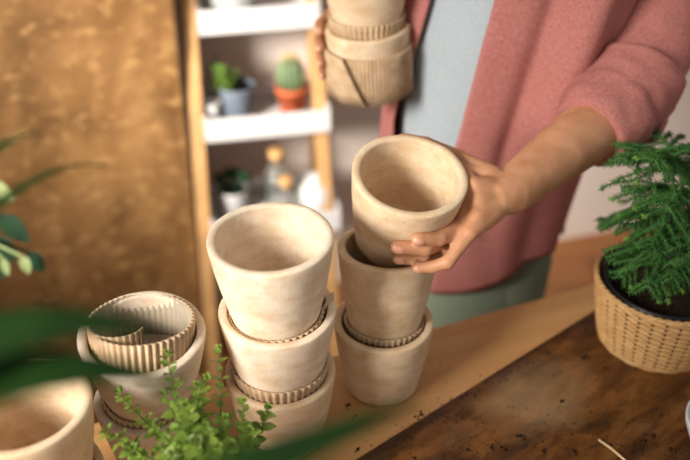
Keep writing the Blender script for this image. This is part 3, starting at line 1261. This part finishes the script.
def crumb(p, s):
    mm = Matrix.Rotation(rr.uniform(0, 3), 4, 'Z')
    b = bmesh.new()
    bmesh.ops.create_icosphere(b, subdivisions=1, radius=1)
    vs = [Vector(p) + mm @ Vector((v.co.x * s * rr.uniform(0.7, 1.3), v.co.y * s * rr.uniform(0.5, 1.0), max(-0.5, v.co.z) * s * 0.6)) for v in b.verts]
    fs = [tuple(v.index for v in f.verts) for f in b.faces]
    b.free()
    m.add(vs, fs)


UB = Vector((math.cos(BY), math.sin(BY), 0))
VB = Vector((math.sin(BY), -math.cos(BY), 0))


def surf(x, y):
    q = Vector((x, y, 0)) - Vector((BC.x, BC.y, 0))
    return ZB if (-0.598 < q.dot(UB) < -0.002 and 0.002 < q.dot(VB) < 0.618) else 0.75


big = [(355, 448), (471, 450), (494, 448), (522, 434), (545, 452), (574, 452), (561, 402), (589, 360), (594, 338), (606, 369), (654, 436), (417, 457), (642, 442), (503, 449), (349, 404), (353, 415), (415, 414), (421, 410), (490, 447), (585, 358), (612, 447), (668, 450), (520, 437)]
for x, y in big:
    p = atz(x, y, ZB)
    p.z = surf(p.x, p.y)
    for q in range(3):
        s_ = rr.uniform(0.0010, 0.0026)
        crumb(p + Vector((rr.uniform(-0.004, 0.004), rr.uniform(-0.004, 0.004), s_ * 0.25)), s_)
for i in range(420):
    # most crumbs gather along the near part of the board
    x, y = rr.uniform(365, 690), 460 - abs(rr.gauss(0, 48))
    if rr.random() < 0.35:
        s_ = rr.random()
        x, y = 365 + s_ * 220 + rr.gauss(6, 9), 455 - s_ * 138 + rr.gauss(2, 5)
    p = atz(x, y, ZB)
    q = p - Vector((BC.x, BC.y, 0))
    if math.hypot(p.x - BB.x, p.y - BB.y) < 0.076:
        continue
    p.z = surf(p.x, p.y)
    s_ = rr.uniform(0.0004, 0.0013)
    crumb(p + Vector((0, 0, s_ * 0.25)), s_)
tag(m.build('soil_crumbs', M_SOIL, smooth=False), 'dark crumbs of potting soil scattered over the board and table', 'soil', kind='stuff')
m = MB()
a, b = atz(599, 440, ZB + 0.002), atz(627, 462, ZB + 0.002)
m.tube([a, a.lerp(b, 0.4) + Vector((0.001, 0.001, 0)), b], [0.0012, 0.0016, 0.0014], 8)
tag(m.build('twig', M_TWIG), 'thin pale twig lying on the dark board among the soil crumbs', 'twig')


# ------------------------------------------------------------------ herb
def leaf_shape(m, p, d, up, L, Wd, cup=0.18, n=5, droop=0.15):
    d = d.normalized()
    sd_ = d.cross(up)
    if sd_.length < 1e-4:
        sd_ = d.orthogonal()
    sd_.normalize()
    nn = sd_.cross(d).normalized()
    vs = []
    for i in range(n + 1):
        s = i / n
        w = Wd * 0.5 * (math.sin(PI * min(1, s ** 0.8)) ** 0.8 if 0 < s < 1 else 0.0) + 0.0002
        c_ = p + d * L * s - nn * droop * L * s * s
        vs += [c_ - sd_ * w + nn * cup * w, c_ - nn * 0.0, c_ + sd_ * w + nn * cup * w]
    fs = []
    for i in range(n):
        for j in range(2):
            fs.append((i * 3 + j, i * 3 + j + 1, (i + 1) * 3 + j + 1, (i + 1) * 3 + j))
    m.add(vs, fs)


HP = Vector((-0.13, 0.575, 0.75))
hb = thing('potted_herb', 'small-leaved bright green herb in front of the left and middle pot stacks', 'potted plant', HP)
m = MB()
m.lathe([(0, 0), (0.032, 0), (0.034, 0.002), (0.043, 0.066), (0.0435, 0.068), (0.0415, 0.068), (0.04, 0.06), (0.0, 0.056)], 48)
m.build('herb_pot', M_TERRA, hb)
m = MB()
m.lathe([(0, 0.062), (0.02, 0.0615), (0.0395, 0.0595), (0.0395, 0.057), (0, 0.057)], 32)
m.build('soil', M_SOIL, hb)
HST = [(166, 354, 0.815), (218, 350, 0.825), (206, 378, 0.80), (243, 402, 0.82), (268, 408, 0.83), (104, 432, 0.80), (118, 392, 0.83), (163, 394, 0.80),
       (186, 404, 0.79), (224, 418, 0.79), (250, 430, 0.79), (176, 430, 0.77), (205, 425, 0.77), (232, 444, 0.77), (128, 450, 0.78), (195, 386, 0.815),
       (188, 442, 0.76), (216, 446, 0.76), (158, 448, 0.76), (152, 425, 0.785)]
for i, q in enumerate(HST):
    r2 = random.Random(100 + i)
    tip = back(*q) - HP
    b0 = Vector((r2.uniform(-0.022, 0.022), r2.uniform(-0.022, 0.022), 0.061))
    ctrl = Vector((b0.x * 0.4 + tip.x * 0.6 + r2.uniform(-0.01, 0.01), b0.y * 0.6 + tip.y * 0.4, b0.z + (tip.z - b0.z) * 0.62))
    pts = [((1 - s) ** 2) * b0 + 2 * s * (1 - s) * ctrl + s * s * tip for s in [k_ / 16 for k_ in range(17)]]
    m = MB()
    m.tube(pts, [0.0010 - 0.00045 * k_ / 16 for k_ in range(17)], 6)
    st = m.build('stem', M_STEM, hb)
    m = MB()
    L = sum((b_ - a_).length for a_, b_ in zip(pts[:-1], pts[1:]))
    npair = max(5, int(L * 0.8 / 0.0105))
    for k_ in range(npair):
        s = 0.28 + 0.72 * (k_ + 0.5) / npair
        x = s * 16
        a_ = min(15, int(x))
        p = pts[a_].lerp(pts[a_ + 1], x - a_)
        ax = (pts[a_ + 1] - pts[a_]).normalized()
        u = ax.orthogonal().normalized()
        u = Quaternion(ax, (k_ % 2) * PI / 2 + r2.uniform(-0.4, 0.4) + i) @ u
        sz = (0.0150 - 0.0055 * max(0, s - 0.6) / 0.4) * r2.uniform(0.6, 1.15)
        for sg in (-1, 1):
            d = (u * sg + ax * 0.45 + Vector((0, 0, 0.12))).normalized()
            leaf_shape(m, p, d, ax, sz, sz * 0.72, 0.25, 5, 0.18)
    for q_ in range(4):
        d = (Quaternion(ax, q_ * PI / 2) @ u + ax * 1.2).normalized()
        leaf_shape(m, pts[-1], d, ax.orthogonal(), 0.006, 0.0042)
    m.build('foliage', L_HERB, st)


# ------------------------------------------------------------------ long-bladed plant at the left, close to the camera
DP = Vector((-0.31, 0.235, 0.75))
dr_ = thing('long_leaved_houseplant', 'blurred dark green houseplant with long strap leaves reaching in from the lower left', 'potted plant', DP)
m = MB()
m.lathe([(0, 0), (0.05, 0), (0.053, 0.003), (0.066, 0.11), (0.067, 0.115), (0.063, 0.115), (0.061, 0.1), (0, 0.095)], 48)
m.build('plant_pot', M_WHITE, dr_)
m = MB()
m.lathe([(0, 0.102), (0.06, 0.1), (0.059, 0.096), (0, 0.096)], 32)
m.build('soil', M_SOIL, dr_)
m = MB()
CAN = [Vector((0, 0, 0.1)), Vector((0.012, 0.006, 0.22)), Vector((0.022, 0.012, 0.34)), Vector((0.028, 0.018, 0.42))]
m.tube(CAN, [0.010, 0.009, 0.008, 0.007], 12)
m.build('cane', M_BARK, dr_)


def blade(p0, p1, p2, wid, name='leaf', mat=L_DARK, parent=dr_, n=24, roll=0.0):
    m = MB()
    vs = []
    for i in range(n + 1):
        s = i / n
        c_ = ((1 - s) ** 2) * p0 + 2 * s * (1 - s) * p1 + s * s * p2
        t_ = (2 * (1 - s) * (p1 - p0) + 2 * s * (p2 - p1)).normalized()
        sd_ = t_.cross(Vector((0, 0, 1))).normalized()
        nn = sd_.cross(t_)
        sd_ = (Quaternion(t_, roll) @ sd_)
        nn = (Quaternion(t_, roll) @ nn)
        w = wid * 0.5 * (min(1, 0.45 + 1.6 * s) * (1 - s ** 3.0)) + 0.0004
        for q, cu in ((-1, 0.22), (-0.5, 0.06), (0, 0), (0.5, 0.06), (1, 0.22)):
            vs.append(c_ + sd_ * w * q + nn * cu * w)
    fs = []
    for i in range(n):
        for j in range(4):
            fs.append((i * 5 + j, i * 5 + j + 1, (i + 1) * 5 + j + 1, (i + 1) * 5 + j))
    m.add(vs, fs)
    o = m.build(name, mat, parent)
    s_ = o.modifiers.new('solid', 'SOLIDIFY')
    s_.thickness = 0.0006
    return o


top = CAN[-1]


def rel(px, py, d):
    return back(px, py, d) - DP


blade(top, rel(-90, 285, 0.38), rel(158, 330, 0.41), 0.046)
blade(top - Vector((0, 0, 0.03)), rel(-90, 314, 0.375), rel(182, 384, 0.40), 0.044)
blade(top - Vector((0, 0, 0.02)), rel(90, 560, 0.33), rel(416, 398, 0.40), 0.036)
blade(top + Vector((0, 0, 0.0)), rel(-60, 130, 0.52), rel(44, 133, 0.56), 0.014)
blade(top + Vector((0, 0, 0.0)), rel(-20, 140, 0.55), rel(108, 166, 0.62), 0.009)
for i in range(9):
    a = 3.6 + i * 0.27
    L = rnd.uniform(0.16, 0.24)
    e = Vector((math.cos(a) * L, math.sin(a) * L * 0.8, rnd.uniform(-0.08, 0.06)))
    blade(top - Vector((0, 0, 0.01 * i)), top + e * 0.55 + Vector((0, 0, 0.09)), top + e, 0.026)

# ------------------------------------------------------------------ variegated plant, left edge
VP = Vector((-0.47, 0.565, 0.75))
vp = thing('variegated_houseplant', 'cream and dark green leaved houseplant at the left edge before the plywood sheet', 'potted plant', VP)
m = MB()
m.lathe([(0, 0), (0.042, 0), (0.045, 0.003), (0.056, 0.095), (0.057, 0.1), (0.053, 0.1), (0.051, 0.088), (0, 0.084)], 48)
m.build('plant_pot', M_GREYC, vp)
m = MB()
m.lathe([(0, 0.09), (0.05, 0.088), (0.05, 0.084), (0, 0.084)], 32)
m.build('soil', M_SOIL, vp)
m = MB()
e1 = rel(-18, 262, 0.70) + DP - VP
e0 = rel(-14, 180, 0.68) + DP - VP
spine = [Vector((0, 0, 0.086)), Vector((0.03, 0.0, 0.22)), e1, e0]
m.tube(spine, [0.004, 0.0035, 0.003, 0.002], 8)
m.build('stem', M_STEM, vp)


def vleaf(base, tip, wid, mat):
    m = MB()
    d = tip - base
    leaf_shape(m, base, d, Vector((0.2, -0.75, 0.6)), d.length, wid, 0.2, 9, 0.08)
    m.tube([e1.lerp(e0, 0.3), base], 0.0012, 6)
    m.build('leaf', mat, vp)


def vr(px, py, d):
    return back(px, py, d) - VP


vleaf(vr(-12, 180, 0.68), vr(14, 201, 0.68), 0.010, L_CREAM)
vleaf(vr(0, 215, 0.69), vr(29, 242, 0.69), 0.015, L_BROAD)
vleaf(vr(-8, 238, 0.70), vr(14, 262, 0.70), 0.018, L_BROAD)
vleaf(vr(22, 256, 0.69), vr(29, 274, 0.69), 0.008, L_CREAM)
vleaf(vr(28, 252, 0.70), vr(44, 272, 0.70), 0.012, L_BROAD)
vleaf(vr(2, 258, 0.69), vr(8, 276, 0.69), 0.006, L_CREAM)
vleaf(vr(-6, 250, 0.70), vr(2, 280, 0.70), 0.016, L_BROAD)
vleaf(vr(-30, 200, 0.70), vr(-50, 230, 0.70), 0.018, L_BROAD)
vleaf(vr(-30, 170, 0.70), vr(-40, 140, 0.70), 0.018, L_CREAM)

# ------------------------------------------------------------------ ladder shelf
SY = math.radians(11)
SO = Vector((-0.164, 1.72, 0))
SM = Matrix.Translation(SO) @ Matrix.Rotation(SY, 4, 'Z')
sh = thing('ladder_shelf', 'leaning wooden ladder shelf with white trays against the back wall', 'shelf', SO)
sh.matrix_world = SM
TR = [(0.385, -0.06, 0.165, 0.138), (0.606, 0.0, 0.150, 0.128), (0.821, 0.062, 0.120, 0.119)]   # z, front y, depth, half width
for z, y0, dep, hw in TR:
    m = MB()
    m.box((-hw, y0, z), (hw, y0 + dep, z + 0.010))
    tr_ = m.build('tray', M_WHITE, sh, smooth=False, bevel=0.001)
    for nm, lo, hi in (('tray_front', (-hw, y0 - 0.010, z - 0.004), (hw + 0.006, y0, z + 0.047)), ('tray_back', (-hw, y0 + dep, z - 0.004), (hw, y0 + dep + 0.008, z + 0.047)),
                       ('tray_side', (-hw - 0.008, y0 - 0.010, z - 0.004), (-hw, y0 + dep + 0.008, z + 0.047)), ('tray_side', (hw, y0, z - 0.004), (hw + 0.008, y0 + dep + 0.008, z + 0.047))):
        m = MB()
        m.box(lo, hi)
        m.build(nm, M_WHITE, tr_, smooth=False, bevel=0.0015)
for sx in (-1, 1):
    m = MB()
    zz = [0.0, 1.15]
    vs = []
    for z in zz:
        y = -0.165 + 0.276 * z + (0.0 if sx < 0 else 0.012)
        x = -0.160 + 0.0375 * (z - 0.385) if sx < 0 else 0.118
        if sx > 0:
            x -= 0.0
        vs += [(x - 0.014, y - 0.0, z), (x + 0.014, y, z), (x + 0.014, y + 0.03, z), (x - 0.014, y + 0.03, z)]
    m.add(vs, [(3, 2, 1, 0), (4, 5, 6, 7), (0, 1, 5, 4), (1, 2, 6, 5), (2, 3, 7, 6), (3, 0, 4, 7)])
    m.build('front_leg', M_LADDER, sh, smooth=False, bevel=0.002)
    m = MB()
    m.box((sx * 0.150 - 0.011 if sx < 0 else 0.118, 0.19 if sx < 0 else 0.186, 0), (sx * 0.150 + 0.011 if sx < 0 else 0.140, 0.212 if sx < 0 else 0.208, 0.95))
    m.build('rear_leg', M_LADDER, sh, smooth=False, bevel=0.002)


def sl(x, y, z):
    return SM @ Vector((x, y, z))


# cactus on the middle tray
p = sl(0.062, 0.075, 0.616)
ct = thing('potted_cactus', 'round ribbed cactus in a small terracotta pot on the middle shelf', 'potted plant', p)
m = MB()
m.lathe([(0, 0), (0.024, 0), (0.026, 0.002), (0.032, 0.048), (0.0355, 0.048), (0.0362, 0.064), (0.033, 0.064), (0.031, 0.056), (0, 0.054)], 40)
m.build('cactus_pot', M_TERRA, ct)
m = MB()
m.lathe([(0, 0.06), (0.031, 0.059), (0.03, 0.055), (0, 0.055)], 24)
m.build('soil', M_SOIL, ct)
m = MB()
pr = [(0, 0.052), (0.022, 0.055), (0.028, 0.075), (0.029, 0.09), (0.026, 0.108), (0.018, 0.122), (0.008, 0.128), (0, 0.128)]
m.lathe(pr, 96, None, lambda r, z, a: (r * (1 + 0.10 * math.cos(14 * a)), z))
cb_ = m.build('cactus_body', M_CACT, ct)
m = MB()
for q in range(14):
    a = 2 * PI * q / 14
    for (r, z) in ((0.029, 0.07), (0.031, 0.085), (0.029, 0.1), (0.024, 0.114), (0.014, 0.125)):
        for w_ in (-0.5, 0, 0.5):
            b_ = Vector((r * math.cos(a), r * math.sin(a), z))
            d = Vector((math.cos(a + w_), math.sin(a + w_), 0.5 + (0.9 if z > 0.11 else 0))) * 0.006
            m.tube([b_, b_ + d], [0.0005, 0.0002], 4, cap=False)
for q in range(60):
    a, r = rnd.uniform(0, 2 * PI), rnd.uniform(0, 0.013)
    b_ = Vector((r * math.cos(a), r * math.sin(a), 0.125))
    m.tube([b_, b_ + Vector((math.cos(a) * 0.006, math.sin(a) * 0.006, 0.012))], [0.0009, 0.0004], 4, cap=False)
m.build('spines', M_SPINE, cb_)

# blue-grey pot with a bright succulent
p = sl(-0.058, 0.07, 0.616)
sc = thing('potted_succulent', 'bright green trailing succulent in a blue grey pot on the middle shelf', 'potted plant', p)
m = MB()
m.lathe([(0, 0), (0.030, 0), (0.032, 0.003), (0.039, 0.074), (0.0395, 0.078), (0.0365, 0.078), (0.035, 0.066), (0, 0.062)], 48)
m.build('plant_pot', M_BLUE, sc)
m = MB()
m.lathe([(0, 0.071), (0.0355, 0.069), (0.035, 0.064), (0, 0.064)], 24)
m.build('soil', M_SOIL, sc)
for i in range(26):
    r2 = random.Random(300 + i)
    b0 = Vector((r2.uniform(-0.026, -0.002), r2.uniform(-0.02, 0.02), 0.068))
    e = b0 + Vector((r2.uniform(-0.034, 0.012), r2.uniform(-0.02, 0.02), r2.uniform(0.012, 0.055)))
    m = MB()
    m.tube([b0, b0.lerp(e, 0.5) + Vector((0, 0, 0.006)), e], 0.0012, 6)
    st = m.build('stem', M_STEM, sc)
    m = MB()
    for k_ in range(9):
        q = b0.lerp(e, 0.25 + 0.75 * k_ / 8)
        d = Vector((r2.uniform(-1, 1), r2.uniform(-1, 1), r2.uniform(0, 0.9))).normalized()
        leaf_shape(m, q, d, Vector((0, 0, 1)), 0.012, 0.009, 0.2)
    m.build('foliage', L_SUCC, st)

# white cup left of it
p = sl(-0.116, 0.05, 0.616)
m = MB()
m.lathe([(0, 0), (0.014, 0), (0.016, 0.002), (0.0185, 0.05), (0.0175, 0.052), (0.0165, 0.05), (0.014, 0.006), (0, 0.005)], 32)
o = m.build('cup', M_WHITE)
o.location = p
tag(o, 'small white cup left of the blue grey pot on the middle shelf', 'cup')

# grey bowl on the top tray
p = sl(-0.045, 0.115, 0.831)
m = MB()
m.lathe([(0, 0), (0.03, 0), (0.034, 0.003), (0.05, 0.03), (0.055, 0.06), (0.053, 0.061), (0.047, 0.032), (0.03, 0.007), (0, 0.006)], 48)
o = m.build('bowl', plain('grey_stoneware', (150, 150, 146), 0.5, 0.3, 0.08))
o.location = p
tag(o, 'grey stoneware bowl on the top shelf, cut off by the top edge', 'bowl')

# lowest tray: plant in a white pot, two corked glass bottles, a white round jar
p = sl(-0.085, 0.03, 0.395)
dk = thing('potted_foliage', 'small dark leaved plant in a white pot on the lowest shelf', 'potted plant', p)
m = MB()
m.lathe([(0, 0), (0.026, 0), (0.028, 0.003), (0.034, 0.06), (0.0345, 0.064), (0.032, 0.064), (0.03, 0.056), (0, 0.052)], 40)
m.build('plant_pot', M_WHITE, dk)
m = MB()
m.lathe([(0, 0.06), (0.031, 0.058), (0.03, 0.054), (0, 0.054)], 24)
m.build('soil', M_SOIL, dk)
for i in range(26):
    r2 = random.Random(400 + i)
    a = r2.uniform(0, 2 * PI)
    b0 = Vector((0.008 * math.cos(a), 0.008 * math.sin(a), 0.058))
    d = Vector((math.cos(a) * 0.7, math.sin(a) * 0.7, r2.uniform(0.5, 1.6))).normalized()
    m = MB()
    m.tube([b0, b0 + d * 0.024], 0.001, 6)
    leaf_shape(m, b0 + d * 0.022, (d + Vector((math.cos(a), math.sin(a), -0.2)) * 0.5), Vector((0, 0, 1)), 0.032, 0.019, 0.15, 6)
    m.build('leaf', L_BROAD, dk)


def bottle(p, R, Hb, rn, hn, label):
    t_ = thing('glass_bottle', label, 'bottle', p, 'corked glass bottles on the lowest shelf')
    m = MB()
    out = [(0, 0), (R * 0.85, 0), (R, 0.004), (R, Hb * 0.62), (R * 0.86, Hb * 0.78), (rn * 1.3, Hb * 0.92), (rn, Hb), (rn, Hb + hn), (rn + 0.002, Hb + hn + 0.001), (rn + 0.002, Hb + hn + 0.005)]
    inn = [(rn - 0.002, Hb + hn + 0.005), (rn - 0.002, Hb), (rn * 1.1, Hb * 0.91), (R * 0.82, Hb * 0.77), (R - 0.0025, Hb * 0.61), (R - 0.0025, 0.006), (0, 0.004)]
    m.lathe(out + inn, 48)
    m.build('glass_body', M_GLASS, t_)
    m = MB()
    m.lathe([(0, Hb), (rn - 0.0025, Hb), (rn - 0.0021, Hb + hn + 0.004), (rn + 0.003, Hb + hn + 0.0055), (rn + 0.003, Hb + hn + 0.022), (rn + 0.001, Hb + hn + 0.024), (0, Hb + hn + 0.024)], 32)
    m.build('cork', M_CORK, t_)


bottle(sl(0.022, 0.078, 0.395), 0.036, 0.085, 0.015, 0.016, 'taller corked glass bottle on the lowest shelf, at the back')
bottle(sl(0.032, 0.0, 0.395), 0.034, 0.060, 0.012, 0.012, 'shorter corked glass bottle on the lowest shelf, before the taller one')
p = sl(0.100, 0.0, 0.395)
jr = thing('round_jar', 'round white lidded jar at the right end of the lowest shelf', 'jar', p)
m = MB()
m.lathe([(0, 0), (0.024, 0), (0.028, 0.003), (0.037, 0.022), (0.0385, 0.042), (0.034, 0.064), (0.027, 0.073), (0.024, 0.075), (0, 0.075)], 48)
m.build('jar_body', M_WHITE, jr)
m = MB()
m.lathe([(0, 0.075), (0.025, 0.075), (0.0255, 0.08), (0.016, 0.087), (0.005, 0.089), (0.0055, 0.096), (0, 0.098)], 40)
m.build('lid', M_WHITE, jr)
